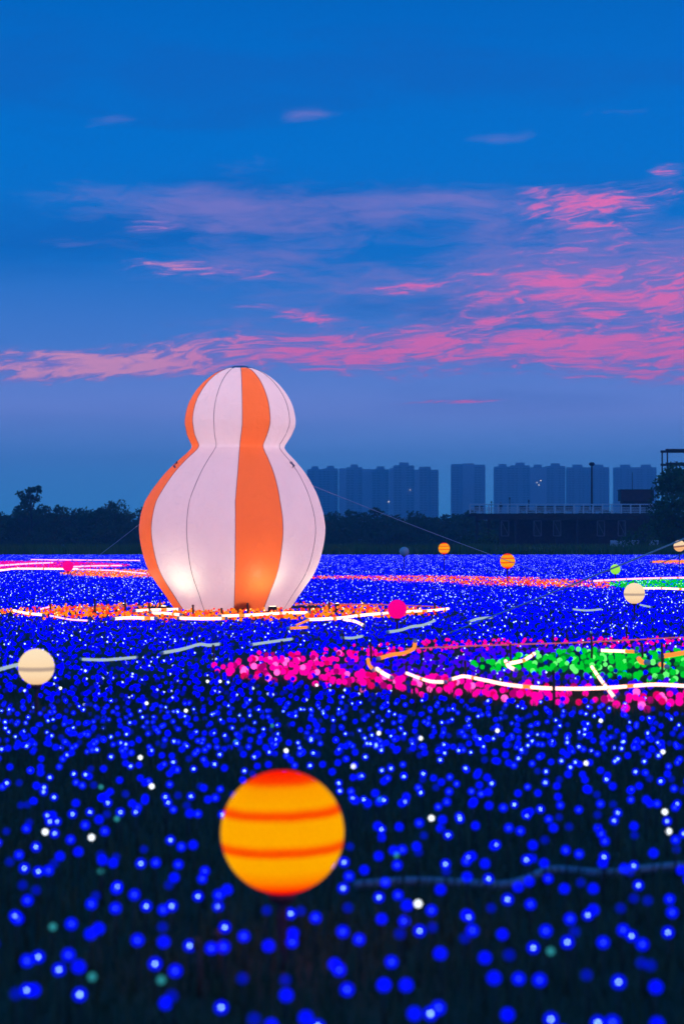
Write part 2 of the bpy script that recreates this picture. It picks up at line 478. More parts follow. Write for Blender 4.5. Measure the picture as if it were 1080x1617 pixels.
# ---------------------------------------------------------------- apartment towers, about 2.4 km off
def tower(px0, px1, blocks, Y, label, lit=(), floors=30):
    """blocks: (px from, px to, top row, step forward in metres)"""
    k = Y / F
    ox = ((px0 + px1) / 2 - 540) * k
    t = empty('apartment_tower', (ox, Y, 0))
    fl = MB(); wn = MB()
    for (a, b, ty, fwd) in blocks:
        x0 = (a - 540) * k - ox; x1 = (b - 540) * k - ox
        top = H + (HOR - ty) * k
        mb = MB(); mb.box(x0, x1, -fwd, 22, 0, top)
        mb.build('wing', M_slab if fwd >= 4 else M_concrete, t)
        mb = MB()       # parapet and plant room
        mb.box(x0 + 0.25, x1 - 0.25, -fwd + 0.3, 21.6, top, top + 0.9)
        if b - a > 20: mb.box(x0 + (x1 - x0) * 0.28, x0 + (x1 - x0) * 0.74, 3, 12, top + 0.9, top + 4.4)
        mb.build('roof_house', M_concrete, t)
        nf = int(top / 3.0)
        nb = max(2, int((x1 - x0) / 4.2)); bw = (x1 - x0) / nb
        for f in range(nf):
            z = f * 3.0
            fl.box(x0 - 0.12, x1 + 0.12, -fwd - 0.9, -fwd - 0.003, z + 2.72, z + 3.0)
            for j in range(nb):
                if j % 3 == 2 or fwd >= 4:   # a solid bay
                    continue
                xa = x0 + bw * (j + 0.16); xb = x0 + bw * (j + 0.84)
                wn.box(xa, xb, -fwd - 0.12, -fwd - 0.006, z + 0.9, z + 2.4)
    tag(fl.build('balcony_slab', M_slab, t), kind='stuff')
    tag(wn.build('window', M_pane, t), kind='stuff')
    for (lx, ly) in lit:
        p = P(lx, ly, Y); mb = MB()
        mb.box(p.x - ox - 0.5, p.x - ox + 0.5, -max(b[3] for b in blocks) - 0.3, -max(b[3] for b in blocks) - 0.14, p.z - 0.5, p.z + 0.5)
        mb.build('lit_window', M_lit, t)
    tag(t, label, 'tower', 'apartment towers on the skyline')
tower(485, 534, [(485, 509, 742, 0), (509.2, 534, 741, 3)], 2420, 'hazy apartment tower right beside the inflatable')
tower(535, 614, [(535, 546, 741, 4), (546.2, 572, 739, 0), (572.2, 587, 742, 5), (587.2, 614, 742, 1)], 2380, 'broad paler apartment block left of the stepped tower', lit=((613, 793),))
tower(615, 692, [(615, 621, 741, 4), (621.2, 654, 736, 0), (654.2, 662, 743, 4), (662.2, 680, 738, 0), (680.2, 692, 743, 3)], 2360,
      'widest pale apartment block with a stepped roof line', lit=((647, 774), (614, 792)))
tower(713, 766, [(713, 730, 734, 1), (730.2, 748, 733, 4), (748.2, 766, 735, 0)], 2450, 'single narrow dark apartment tower left of the platform')
tower(781, 892, [(781, 806, 738, 2), (806.2, 836, 736, 0), (836.2, 862, 739, 4), (862.2, 892, 737, 1)], 2480, 'longest apartment block, above the platform railing',
      lit=((853, 759), (847, 762), (850, 766)))
tower(896, 961, [(896, 928, 739, 1), (928.2, 961, 739, 3)], 2500, 'apartment tower directly behind the street lamp')
tower(971, 1036, [(971, 1004, 739, 2), (1004.2, 1036, 739, 0)], 2520, 'apartment tower directly behind the maroon kiosk')

# ---------------------------------------------------------------- viewing platform
YP = 300.0; kp = YP / F
zt = H + (HOR - 811) * kp
plat = empty('viewing_platform', (0, YP, 0))
tag(plat, 'raised dark viewing platform with pale railing on lattice supports', 'platform')
xl, xr_ = (750 - 540) * kp, (1046 - 540) * kp
mb = MB(); mb.box(xl - 0.9, xr_, -0.5, 12, zt - 0.28, zt); mb.build('deck', M_dark, plat)
mb = MB(); mb.box(xl + 0.4, xr_, -0.2, 0.2, zt - 0.95, zt - 0.283); mb.build('edge_beam', M_dark, plat)
mb = MB(); mb.box(xl + 4.2, xr_, 6.0, 6.4, 0.0, zt - 0.286); mb.build('underdeck_shade', M_dark, plat)  # dark sheet set back as the shade under the deck
for px in (753, 772, 790, 815, 846, 880, 912, 948, 985, 1020):
    xx = (px - 540) * kp
    mb = MB(); mb.box(xx - 0.22, xx + 0.22, 0.25, 0.7, 0, zt - 0.29); mb.build('column', M_dark, plat)
for px in (797, 848, 879, 948, 981):       # pale braced frames between the columns
    xx = (px - 540) * kp; w_ = 0.55
    z0, z1 = 2.1, zt - 1.1
    mb = MB()
    for s_ in (-w_, w_): mb.tube([(xx + s_, -0.1, z0), (xx + s_, -0.1, z1)], 0.055, 6)
    for zz in (z0, z1): mb.tube([(xx - w_, -0.1, zz), (xx + w_, -0.1, zz)], 0.05, 6)
    mb.tube([(xx - w_, -0.1, z1), (xx + w_, -0.1, z0)], 0.04, 6)
    mb.build('braced_frame', pmat('weathered frame', (0.22, 0.22, 0.22), 0.7), plat)
for i, zz in enumerate((0.16, 0.52, 0.88, 1.38)):
    mb = MB(); mb.tube([(xl - 0.8, -0.35, zt + zz), (xr_, -0.35, zt + zz)], 0.09 if i == 3 else 0.05, 6); mb.build('rail', M_rail, plat)
xx = xl - 0.8; pm = None; k = 0
while xx < xr_ - 0.5:
    if pm is None:
        mb = MB(); mb.box(-0.09, 0.09, -0.44, -0.26, zt, zt + 1.4); pm = mb.mesh('railing_post', M_rail)
    o = link('railing_post', pm, plat); o.location = (xx, 0, 0); xx += 1.42; k += 1
bal = MB()
xx = xl - 0.7
while xx < xr_: bal.tube([(xx, -0.35, zt + 0.16), (xx, -0.35, zt + 0.88)], 0.022, 4); xx += 0.16
tag(bal.build('baluster', M_rail, plat), kind='stuff')

# dark red benches behind the railing
bench_m = None
for px, lb in ((757, 'dark red bench at the bush-side end of the platform railing'), (828, 'dark bench behind the railing near the thin bollards'),
               (853, 'dark red bench, third along the railing from the bush-side end of the platform'), (868, 'dark red bench, fourth along the railing from the bush-side end of the platform'),
               (884, 'dark red bench, fifth along the railing from the bush-side end of the platform'), (899, 'dark red bench, sixth along the railing from the bush-side end of the platform'),
               (925, 'dark bench at the foot of the street lamp'), (946, 'dark bench just right of the street lamp')):
    b = empty('bench', ((px - 540) * kp, YP + 1.3, zt))
    mb = MB(); mb.box(-0.65, 0.65, -0.25, 0.25, 0.38, 0.46); mb.build('seat', M_maroon, b)
    mb = MB(); mb.box(-0.65, 0.65, 0.27, 0.33, 0.40, 1.15); mb.build('backrest', M_maroon, b)
    for sx_ in (-0.55, 0.55):
        mb = MB(); mb.box(sx_ - 0.05, sx_ + 0.05, -0.22, 0.22, 0, 0.378); mb.build('leg', M_steel, b)
    tag(b, lb, 'bench', 'benches on the platform')
# thin bollard lamps
for px, ty, lb in ((776, 791, 'short thin bollard at the bush-side end of the platform'), (805, 785, 'tallest thin bollard beside the standing person'),
                   (835, 789, 'thin bollard on the platform above a braced frame')):
    b = empty('bollard', ((px - 540) * kp, YP + 0.6, zt)); hh = (811 - ty) * kp
    mb = MB(); mb.lathe([(0.12, 0), (0.12, 0.06), (0.06, 0.1), (0.055, hh - 0.35)], 10); mb.build('shaft', M_steel, b, True)
    mb = MB(); mb.lathe([(0.055, hh - 0.352), (0.11, hh - 0.28), (0.11, hh - 0.08), (0.0, hh)], 10); mb.build('head', M_steel, b, True)
    tag(b, lb, 'bollard', 'bollards on the platform')
# street lamp with a flat round head
sl = empty('street_lamp', ((936 - 540) * kp, YP + 1.6, zt))
hl = (811 - 729) * kp
mb = MB(); mb.lathe([(0.24, 0), (0.24, 0.5), (0.16, 0.6), (0.15, hl * 0.5), (0.12, hl - 0.5)], 12); mb.build('pole', M_steel, sl, True)
mb = MB(); mb.lathe([(0.0, hl - 0.62), (0.2, hl - 0.6), (0.42, hl - 0.42), (0.46, hl - 0.25), (0.3, hl - 0.06), (0.0, hl)], 16); mb.build('lamp_head', M_steel, sl, True)
tag(sl, 'tall dark street lamp with a flat round head on the platform', 'lamp')
# kiosk
kk = empty('kiosk', ((1011 - 540) * kp, YP + 3.5, zt))
hk = (811 - 773) * kp
mb = MB(); mb.box(-2.2, 2.3, 0, 3, 0, hk - 1.65); mb.build('wall', M_dark, kk)
mb = MB(); mb.box(-2.5, 2.5, -0.25, 3.2, hk - 1.647, hk); mb.build('fascia', M_maroon, kk)
mb = MB(); mb.box(-2.62, 2.62, -0.4, 3.3, hk + 0.003, hk + 0.1); mb.build('roof', M_steel, kk)
mb = MB(); mb.box(-0.6, 0.4, -0.05, -0.004, 0.0, 1.9); mb.build('door', M_maroon, kk)
mb = MB(); mb.tube([(-0.6, 1, hk + 0.1), (-0.6, 1, hk + 2.7)], 0.05, 6); mb.build('mast', M_steel, kk)
tag(kk, 'maroon kiosk with a deep fascia and thin mast on the platform', 'kiosk')
# steel frame at the right
sf = empty('steel_frame', ((1053 - 540) * 245 / F, 245, 0))
k2 = 245 / F
ztop = H + (HOR - 709) * k2
for i, xx in enumerate((0.0, 5.4)):
    for yy in (0, 4):
        mb = MB(); mb.box(xx - 0.08, xx + 0.08, yy - 0.08, yy + 0.08, 0, ztop); mb.build('post', M_steel, sf)
for z1, hh in ((ztop, 0.30), (H + (HOR - 730.5) * k2, 0.27)):
    for yy in (0, 4):
        mb = MB(); mb.box(-0.2, 5.6, yy - 0.10, yy + 0.10, z1 - hh, z1 + 0.01); mb.build('beam', M_steel, sf)
tag(sf, 'dark steel frame of posts and two beams above the large tree', 'frame')
# pale barriers under the platform
for px, w_, lb in ((990, 2.6, 'long pale barrier under the platform beside the large tree'), (1032, 1.0, 'short pale barrier at the foot of the large tree'),
                   (968, 0.7, 'small pale barrier between two dark platform columns')):
    b = empty('barrier', ((px - 540) * 222 / F, 222, 0))
    mb = MB()
    prof = [(-0.3, 0), (0.3, 0), (0.28, 0.3), (0.12, 0.6), (0.1, 1.45), (-0.1, 1.45), (-0.12, 0.6), (-0.28, 0.3)]
    n_ = len(prof)
    mb.v = [(-w_ / 2, a, z) for a, z in prof] + [(w_ / 2, a, z) for a, z in prof]
    mb.f = [tuple(range(n_)), tuple(range(2 * n_ - 1, n_ - 1, -1))] + [(i, i + n_, (i + 1) % n_ + n_, (i + 1) % n_) for i in range(n_)]
    mb.mi = [0] * len(mb.f)
    mb.build('block', M_barrier, b)
    mb = MB(); mb.tube([(-w_ / 2, 0, 1.47), (w_ / 2, 0, 1.47)], 0.05, 6); mb.build('top_rail', M_rail, b)
    tag(b, lb, 'barrier')
# the person standing on the platform
def person(loc, label):
    me = bpy.data.meshes.new('body')
    J = [(0, 0, 0.92), (0, 0, 1.12), (0, 0.01, 1.36), (0, 0.01, 1.48), (0, 0.0, 1.60), (0, 0.0, 1.70),
         (0.19, 0, 1.40), (0.24, 0.03, 1.12), (0.21, -0.10, 0.90), (-0.19, 0, 1.40), (-0.25, 0.03, 1.12), (-0.20, -0.12, 0.92),
         (0.10, 0, 0.86), (0.12, -0.02, 0.48), (0.12, 0.02, 0.07), (0.13, -0.14, 0.03), (-0.10, 0, 0.86), (-0.12, -0.01, 0.48), (-0.13, 0.03, 0.07), (-0.14, -0.13, 0.03)]
    E = [(0, 1), (1, 2), (2, 3), (3, 4), (4, 5), (2, 6), (6, 7), (7, 8), (2, 9), (9, 10), (10, 11), (0, 12), (12, 13), (13, 14), (14, 15), (0, 16), (16, 17), (17, 18), (18, 19)]
    rd = [0.15, 0.14, 0.16, 0.06, 0.095, 0.08, 0.07, 0.05, 0.035, 0.07, 0.05, 0.035, 0.10, 0.065, 0.045, 0.04, 0.10, 0.065, 0.045, 0.04]
    me.from_pydata(J, E, [])
    root = empty('person', loc)
    o = link('body', me, root)
    o.modifiers.new('skin', 'SKIN'); me.skin_vertices[0].data[0].use_root = True
    for i, r_ in enumerate(rd): me.skin_vertices[0].data[i].radius = (r_, r_ * 0.85)
    md_ = o.modifiers.new('sub', 'SUBSURF'); md_.levels = 1; md_.render_levels = 2
    me.materials.append(pmat('dark clothing', (0.03, 0.03, 0.05), 0.9))
    mb = MB(); mb.lathe([(0.101, 1.60), (0.112, 1.66), (0.10, 1.745), (0.05, 1.79), (0.0, 1.80)], 14)
    mb.build('cap', pmat('pale cap', (0.4, 0.42, 0.45), 0.8), root, True)
    tag(root, label, 'person')
person(((791 - 540) * kp, YP + 0.9, zt + 0.0), 'person in dark clothes and a pale cap standing at the platform railing')

# ================================================================ THE INFLATABLE
# a plain round-bellied balloon of white and orange gores with a smaller round lobe on top
YB = 47.5; kb = YB / F
bx_ = (367 - 540) * kb
PROF = [(0.0, 1.30), (0.20, 1.45), (0.42, 1.60), (0.90, 1.93), (1.37, 2.11), (1.99, 2.20), (2.61, 2.07), (3.185, 1.74), (3.56, 1.42), (3.80, 1.17),
        (3.93, 1.09), (4.07, 1.16), (4.25, 1.25), (4.55, 1.31), (4.98, 1.21), (5.38, 0.95), (5.66, 0.62), (5.80, 0.30), (5.84, 0.04)]
def spline(pts, per):
    out = []
    for i in range(len(pts) - 1):
        p0 = np.array(pts[max(i - 1, 0)]); p1 = np.array(pts[i]); p2 = np.array(pts[i + 1]); p3 = np.array(pts[min(i + 2, len(pts) - 1)])
        for t in np.arange(per) / per:
            out.append(0.5 * ((2 * p1) + (-p0 + p2) * t + (2 * p0 - 5 * p1 + 4 * p2 - p3) * t * t + (-p0 + 3 * p1 - 3 * p2 + p3) * t ** 3))
    out.append(np.array(pts[-1]))
    return out
prof = spline(PROF, 5)
def fabric(name, col, trans):
    m = bpy.data.materials.new(name); m.use_nodes = True
    t = m.node_tree; t.nodes.clear(); T = NT(t)
    tc_ = T.n('ShaderNodeTexCoord')
    f = T.noise(tc_.outputs['Object'], 1.6, 5.0, 0.6)
    f2 = T.noise(tc_.outputs['Object'], 5.0, 4.0, 0.55, 0.6)
    c = T.mix(T.smooth(f, 0.35, 0.7), (*col, 1), (*[x * 0.97 for x in col], 1))
    bp = T.n('ShaderNodeBump'); bp.inputs['Strength'].default_value = 0.4; bp.inputs['Distance'].default_value = 0.08
    t.links.new(f2, bp.inputs['Height'])
    d = T.n('ShaderNodeBsdfPrincipled'); d.inputs['Roughness'].default_value = 0.45; d.inputs['Specular IOR Level'].default_value = 0.3
    tr = T.n('ShaderNodeBsdfTranslucent')
    t.links.new(c, d.inputs['Base Color']); t.links.new(c, tr.inputs[0]); t.links.new(bp.outputs[0], d.inputs['Normal']); t.links.new(bp.outputs[0], tr.inputs['Normal'])
    mx = T.n('ShaderNodeMixShader'); mx.inputs[0].default_value = trans
    t.links.new(d.outputs[0], mx.inputs[1]); t.links.new(tr.outputs[0], mx.inputs[2])
    o_ = T.n('ShaderNodeOutputMaterial'); t.links.new(mx.outputs[0], o_.inputs[0])
    return m
M_white_fab = fabric('white nylon', (0.82, 0.79, 0.80), 0.42)
M_orange_fab = fabric('orange nylon', (0.90, 0.21, 0.05), 0.46)
M_seam = pmat('grey seam thread', (0.30, 0.27, 0.33), 0.8)
infl = empty('inflatable_balloon', (bx_, YB, 0.0))
tag(infl, 'huge glowing white and orange inflatable balloon with a round belly and smaller top lobe', 'inflatable')
NG = 12
def ax(z):      # the upper lobe leans a little to the right
    return 0.19 * min(1.0, max(0.0, (z - 2.6) / 1.8))
def surf(r, z, phi, t):
    puff = 1.0 + 0.013 * math.cos(t * PI * 0.5) ** 1.0 * min(1.0, r / 0.8)
    pl = 0.010 * math.sin(phi * 41 + 1.3 * math.sin(phi * 3)) * math.exp(-((z - 3.93) / 0.16) ** 2)
    pl += 0.013 * math.sin(phi * 37 + 2.0 * math.sin(phi * 5)) * math.exp(-(z / 0.28) ** 2)
    rr = r * (puff + pl)
    return (ax(z) + rr * math.sin(phi), -rr * math.cos(phi), z)
split = min(range(len(prof)), key=lambda i: abs(prof[i][0] - 3.93))
G0 = R(20)      # the middle of the orange gore, to the right of the camera side
for k in range(NG):
    c0 = G0 + 2 * PI * k / NG
    orange = (k % 3 == 0)
    for nm, a, b in (('belly_panel', 0, split), ('top_panel', split, len(prof) - 1)):
        mb = MB(); ns = 10
        for i in range(a, b + 1):
            z, r = prof[i]
            for j in range(ns + 1):
                t = -1 + 2 * j / ns
                mb.v.append(surf(r, z, c0 + t * PI / NG, t))
        w_ = ns + 1
        for i in range(b - a):
            for j in range(ns):
                mb.f.append((i * w_ + j, i * w_ + j + 1, (i + 1) * w_ + j + 1, (i + 1) * w_ + j)); mb.mi.append(0)
        o = mb.build(nm, M_orange_fab if orange else M_white_fab, infl, True)
        if orange: o['label'] = 'orange fabric gore'
    cs = c0 + PI / NG
    mb = MB(); mb.tube([surf(r + 0.004, z, cs, 1) for z, r in prof[:-2]], 0.008, 5); mb.build('seam', M_seam, infl, True)
mb = MB(); mb.lathe([(0.0, 0.03), (0.14, 0.02), (0.30, -0.035), (0.31, -0.06)], 24, c=(ax(5.8), 0, 5.84)); mb.build('crown_patch', pmat('grey patch', (0.42, 0.44, 0.5), 0.6), infl, True)
mb = MB(); mb.lathe([(0.0, 0.012), (1.66, 0.012), (1.7, 0.03), (1.62, 0.055), (1.44, 0.06), (1.32, 0.03)], 48); mb.build('ground_sheet', M_orange_sheet, infl, True)
for a in (R(60), R(-62), R(150), R(-150)):      # tether loops
    p = surf(1.52, 3.45, a, 1); mb = MB()
    mb.tube([(p[0], p[1], p[2] + 0.09), (p[0] * 1.06, p[1] * 1.06, p[2]), (p[0], p[1], p[2] - 0.09)], 0.03, 6); mb.build('tether_loop', M_seam, infl, True)
# the lamps inside that make the fabric glow
for nm, x_, z_, e_, rr in (('belly_lamp', 0.0, 1.75, 195.0, 0.4), ('top_lamp', 0.19, 4.5, 72.0, 0.25)):
    l = bpy.data.lights.new(nm, 'POINT'); l.energy = e_; l.color = (1.0, 0.75, 0.82); l.shadow_soft_size = rr
    o = bpy.data.objects.new(nm, l); C.objects.link(o); o.parent = infl; o.location = (x_, 0, z_)

# small floodlights on the ground around it
for ang, dist, lb, en in ((-36, 2.5, 'small black floodlight left of the balloon front', 44.0), (25, 2.45, 'small black floodlight at the right of the balloon front', 44.0),
                      (-88, 2.55, 'small black floodlight against the left side of the balloon', 34.0), (86, 2.5, 'small black floodlight against the right side of the balloon', 34.0)):
    a = R(ang)
    fx, fy = math.sin(a) * dist, -math.cos(a) * dist
    fl = empty('floodlight', (bx_ + fx, YB + fy, 0), a)
    mb = MB(); mb.box(-0.10, 0.10, -0.06, 0.06, 0, 0.025); mb.box(-0.105, -0.09, -0.02, 0.02, 0.026, 0.17); mb.box(0.09, 0.105, -0.02, 0.02, 0.026, 0.17); mb.build('bracket', M_lampcase, fl)
    mb = MB(); mb.box(-0.085, 0.085, -0.05, 0.04, 0.08, 0.20); mb.build('housing', M_lampcase, fl)
    mb = MB(); mb.box(-0.07, 0.07, -0.04, 0.03, 0.203, 0.207); mb.build('lens', emat('flood lens', (1.0, 0.8, 0.5), 6.0), fl)
    l = bpy.data.lights.new('flood_beam', 'SPOT'); l.energy = en; l.color = (1.0, 0.90, 0.56); l.spot_size = R(110); l.spot_blend = 0.9; l.shadow_soft_size = 0.06
    o = bpy.data.objects.new('flood_beam', l); C.objects.link(o); o.parent = fl; o.location = (0, 0.0, 0.26)
    # the head of the figure's frame: local +Y points to the balloon axis
    o.rotation_euler = (R(180 - 38), 0, 0)
    tag(fl, lb, 'floodlight', 'floodlights around the balloon')
# air blower
bl = empty('air_blower', G(382, 969)); bl.location.z = 0
mb = MB(); mb.lathe([(0.0, -0.09), (0.16, -0.09), (0.2, -0.05), (0.2, 0.05), (0.16, 0.09), (0.0, 0.09)], 20)
mb.v = [(x_, z_, y_ + 0.22) for x_, y_, z_ in mb.v]; mb.build('fan_housing', M_lampcase, bl, True)
mb = MB(); mb.tube([(0, 0.05, 0.22), (0.05, 0.4, 0.24)], 0.1, 10); mb.build('outlet', M_lampcase, bl, True)
mb = MB(); mb.box(-0.16, 0.16, -0.12, 0.12, 0, 0.04); mb.build('foot', M_lampcase, bl)
tag(bl, 'small black air blower at the foot of the balloon', 'blower')
# guy ropes
def rope(a, b, rad, label, sag=0.06, m=None):
    a = Vector(a); b = Vector(b); mb = MB()
    pts = [a.lerp(b, t / 12) - Vector((0, 0, sag * 4 * (t / 12) * (1 - t / 12))) for t in range(13)]
    o = mb_build_tube('guy_rope', pts, rad, m or M_rope)
    return tag(o, label, 'rope')
def mb_build_tube(name, pts, rad, m, n=8):
    mb = MB(); mb.tube(pts, rad, n); return mb.build(name, m, None, True)
def loop_pt(a):
    p = surf(1.52, 3.45, a, 1); return Vector((bx_ + p[0] * 1.06, YB + p[1] * 1.06, p[2]))
rope(loop_pt(R(150)), Vector((8.1, 60, 0)), 0.008, 'thin guy rope from the balloon down to the right', 0.1)
rope(loop_pt(R(-150)), Vector((-8.6, 56, 0)), 0.008, 'thin guy rope from the balloon down to the left', 0.1)
pA = G(690, 1007); rope(pA, P(1250, 779, 27.0), 0.013, 'pale slack strap rising from the field past the striped cream globe', 0.03)
rope(G(1035, 893), P(1130, 851, 92), 0.03, 'thin pale line beside the striped cream globe near the platform', 0.0)

# ================================================================ GLOBE LAMPS ON POSTS
def globe_mat(name, stops, strength, tilt=0.0, sample=False):
    m = bpy.data.materials.new(name); m.use_nodes = True
    t = m.node_tree; t.nodes.clear(); T = NT(t)
    tc_ = T.n('ShaderNodeTexCoord'); sp = T.n('ShaderNodeSeparateXYZ'); t.links.new(tc_.outputs['Object'], sp.inputs[0])
    nz = T.noise(tc_.outputs['Object'], 3.0, 2.0, 0.5)
    h = T.add(T.add(T.mul(sp.outputs[2], 0.5), 0.5), T.add(T.mul(sp.outputs[0], tilt), T.mul(T.add(nz, -0.5), 0.015)))
    c = T.ramp(h, stops)
    e = T.n('ShaderNodeEmission'); t.links.new(c, e.inputs[0]); e.inputs[1].default_value = strength
    o_ = T.n('ShaderNodeOutputMaterial'); t.links.new(e.outputs[0], o_.inputs[0])
    m.cycles.emission_sampling = 'AUTO'
    return m
Yl, Rd, Od = (1.0, 0.40, 0.0, 1), (1.0, 0.004, 0.0, 1), (1.0, 0.16, 0.0, 1)
M_jup = globe_mat('orange banded globe', [(0.0, Rd), (0.05, Rd), (0.15, (1.0, 0.26, 0, 1)), (0.24, Yl), (0.345, Yl), (0.365, Od), (0.395, (1.0, 0.03, 0, 1)), (0.43, Od), (0.46, Yl),
                                          (0.635, Yl), (0.66, Od), (0.685, (1.0, 0.015, 0, 1)), (0.715, Od), (0.75, Yl), (0.88, (1.0, 0.34, 0, 1)), (0.925, (1.0, 0.05, 0, 1)), (1.0, Rd)], 1.0, -0.012)
Cr, Gr = (1.0, 0.72, 0.44, 1), (0.50, 0.36, 0.27, 1)
M_sat = globe_mat('cream belted globe', [(0.0, (0.9, 0.55, 0.3, 1)), (0.3, Cr), (0.37, Cr), (0.42, Gr), (0.48, Gr), (0.53, Cr), (1.0, (1.0, 0.80, 0.55, 1))], 1.0, 0.0)  # bottom shading and paler top of the glow are put into the colour
M_sat2 = globe_mat('cream double banded globe', [(0.0, (0.9, 0.45, 0.2, 1)), (0.36, (1, .5, .2, 1)), (0.42, (0.3, 0.1, 0.08, 1)), (0.50, (0.3, 0.1, 0.08, 1)), (0.56, Cr), (1.0, Cr)], 1.0, -0.06)
M_magg = globe_mat('magenta globe', [(0.0, (1.0, 0.0, 0.22, 1)), (1.0, (1.0, 0.0, 0.30, 1))], 1.0)
M_lime = globe_mat('lime globe', [(0.0, (0.28, 0.80, 0.04, 1)), (1.0, (0.45, 0.95, 0.10, 1))], 1.0)
M_off = pmat('unlit globe plastic', (0.62, 0.62, 0.6), 0.35)
bm = bmesh.new(); bmesh.ops.create_uvsphere(bm, u_segments=64, v_segments=40, radius=1.0)
def globe_mesh(m):
    me = bpy.data.meshes.new('globe'); bm.to_mesh(me); me.materials.append(m)
    me.polygons.foreach_set('use_smooth', [True] * len(me.polygons)); return me
GM = {m.name: globe_mesh(m) for m in (M_jup, M_sat, M_sat2, M_magg, M_lime, M_off)}
bm.free()
def globe(px, py, dpx, d, m, label):
    Y = F * d / dpx; c = P(px, py, Y)
    t = empty('globe_lamp', (c.x, c.y, 0))
    o = link('globe', GM[m.name], t); o.location = (0, 0, c.z); o.scale = (d / 2,) * 3
    mb = MB(); mb.lathe([(0.022, -0.05), (0.020, c.z - d / 2 - 0.03)], 12); mb.build('post', M_post, t, True)
    mb = MB(); mb.lathe([(0.0, c.z - d / 2 - 0.035), (0.045, c.z - d / 2 - 0.035), (0.06, c.z - d / 2 + 0.006), (0.0, c.z - d / 2 + 0.01)], 16); mb.build('collar', M_post, t, True)
    tag(t, label, 'globe lamp', 'globe lamps on posts')
    return c, d
BALLS = [globe(446, 1314, 194, 0.50, M_jup, 'large orange globe lamp with red bands among the blue foreground lights'),
         globe(58, 1053, 57, 0.35, M_sat, 'cream globe lamp with a grey belt beside the pale dim tube'),
         globe(627, 962, 30, 0.34, M_magg, 'plain magenta globe lamp at the right end of the orange light bed'),
         globe(1001, 937, 33, 0.45, M_sat, 'cream belted globe lamp in front of the far green light bed'),
         globe(801, 886, 24, 0.60, M_jup, 'orange banded globe lamp in front of the platform'),
         globe(701, 866, 18, 0.60, M_jup, 'orange banded globe lamp raised against the dark verge grass'),
         globe(971, 899, 16, 0.40, M_lime, 'small lime green globe lamp in the far field'),
         globe(108, 894, 17, 0.45, M_magg, 'magenta globe lamp among the far pink neon tubes'),
         globe(1072, 862, 18, 0.60, M_sat2, 'cream globe lamp with a dark slanted band below the large tree'),
         globe(638, 871, 15, 0.50, M_off, 'small unlit grey globe at the far edge of the field')]

# ================================================================ LIGHT BEDS
BED = (5.1, 25.9)       # centre of the magenta and green bed
RINGB = (bx_ + 0.0, 45.2)
def polydist(x, y, pts):
    d = np.full(x.shape, 1e9)
    for (ax_, ay), (bx2, by) in zip(pts[:-1], pts[1:]):
        vx, vy = bx2 - ax_, by - ay; L = vx * vx + vy * vy
        t = np.clip(((x - ax_) * vx + (y - ay) * vy) / L, 0, 1)
        d = np.minimum(d, np.hypot(x - ax_ - t * vx, y - ay - t * vy))
    return d
ZL = 0.12
RED_PATH = [tuple(G(a, b, ZL).xy) for a, b in ((430, 911), (495, 911.5), (640, 911), (700, 913), (760, 916.5), (830, 920), (905, 921.5))]
def vnoise(x, y, sc, seed):
    r = np.random.default_rng(seed); g_ = r.uniform(0, 1, (256, 256))
    xi, yi = np.floor(x / sc).astype(int), np.floor(y / sc).astype(int); fx, fy = x / sc - xi, y / sc - yi
    fx = fx * fx * (3 - 2 * fx); fy = fy * fy * (3 - 2 * fy)
    q = lambda i, j: g_[(xi + i) % 256, (yi + j) % 256]
    return (q(0, 0) * (1 - fx) + q(1, 0) * fx) * (1 - fy) + (q(0, 1) * (1 - fx) + q(1, 1) * fx) * fy

def jitter_field(y0, y1, dens, seed):
    r = np.random.default_rng(seed); s = 1 / math.sqrt(dens)
    ys = np.arange(y0, y1, s); out = []
    for y in ys:
        w_ = 0.172 * y * 1.28 + 0.8
        xs = np.arange(-w_, w_, s)
        out.append(np.stack([xs + r.uniform(-0.42, 0.42, len(xs)) * s + r.uniform(0, s), y + r.uniform(-0.42, 0.42, len(xs)) * s], 1))
    return np.concatenate(out)
near = jitter_field(5.2, 16, 18.5, 11)
mid0 = jitter_field(16, 30, 24.0, 12)
mid1 = jitter_field(30, 92, 28.0, 13)
far = jitter_field(92, 199, 15.0, 14)
pts = np.concatenate([near, mid0, mid1, far])
x, y = pts[:, 0], pts[:, 1]
keep = vnoise(x, y * 0.6, 0.9, 5) * 0.6 + vnoise(x, y, 0.35, 6) * 0.4 > np.where(y < 16, 0.17, np.where(y < 45, 0.22, 0.16))
keep &= np.hypot(x - bx_, y - YB) > 2.35
for c, d in BALLS: keep &= ~((np.abs(x - c.x) < d * 0.2) & (np.abs(y - c.y) < d * 0.3))
x, y = x[keep], y[keep]
rr = np.random.default_rng(99)
rv = rr.uniform(0, 1, len(x)); rv2 = rr.uniform(0, 1, len(x))
rb = np.hypot(x - BED[0], y - BED[1]); ab = np.arctan2(y - BED[1], x - BED[0])
wob = 0.25 * np.sin(ab * 5 + 1) + 0.5 * (vnoise(x, y, 0.8, 8) - 0.5)
kind = np.zeros(len(x), int)                         # 0 blue
inmag = (rb + wob < 6.55) & (rb + wob > 4.95)
kind[inmag & (rv < np.where(y > BED[1] + 1.5, 0.55, 0.88))] = 1   # magenta
kind[(rb + wob <= 4.95) & (kind == 0) & (rv < 0.85)] = 5          # violet
kind[(rb + wob < 3.15) & (rv < 0.9)] = 2                          # green
ro = np.hypot(x - RINGB[0], y - RINGB[1]) + 0.5 * (vnoise(x, y, 1.1, 9) - 0.5)
kind[(ro < 5.0) & (rv < np.where(ro < 4.4, 0.78, 0.5))] = 3       # orange
rd = polydist(x, y, RED_PATH)
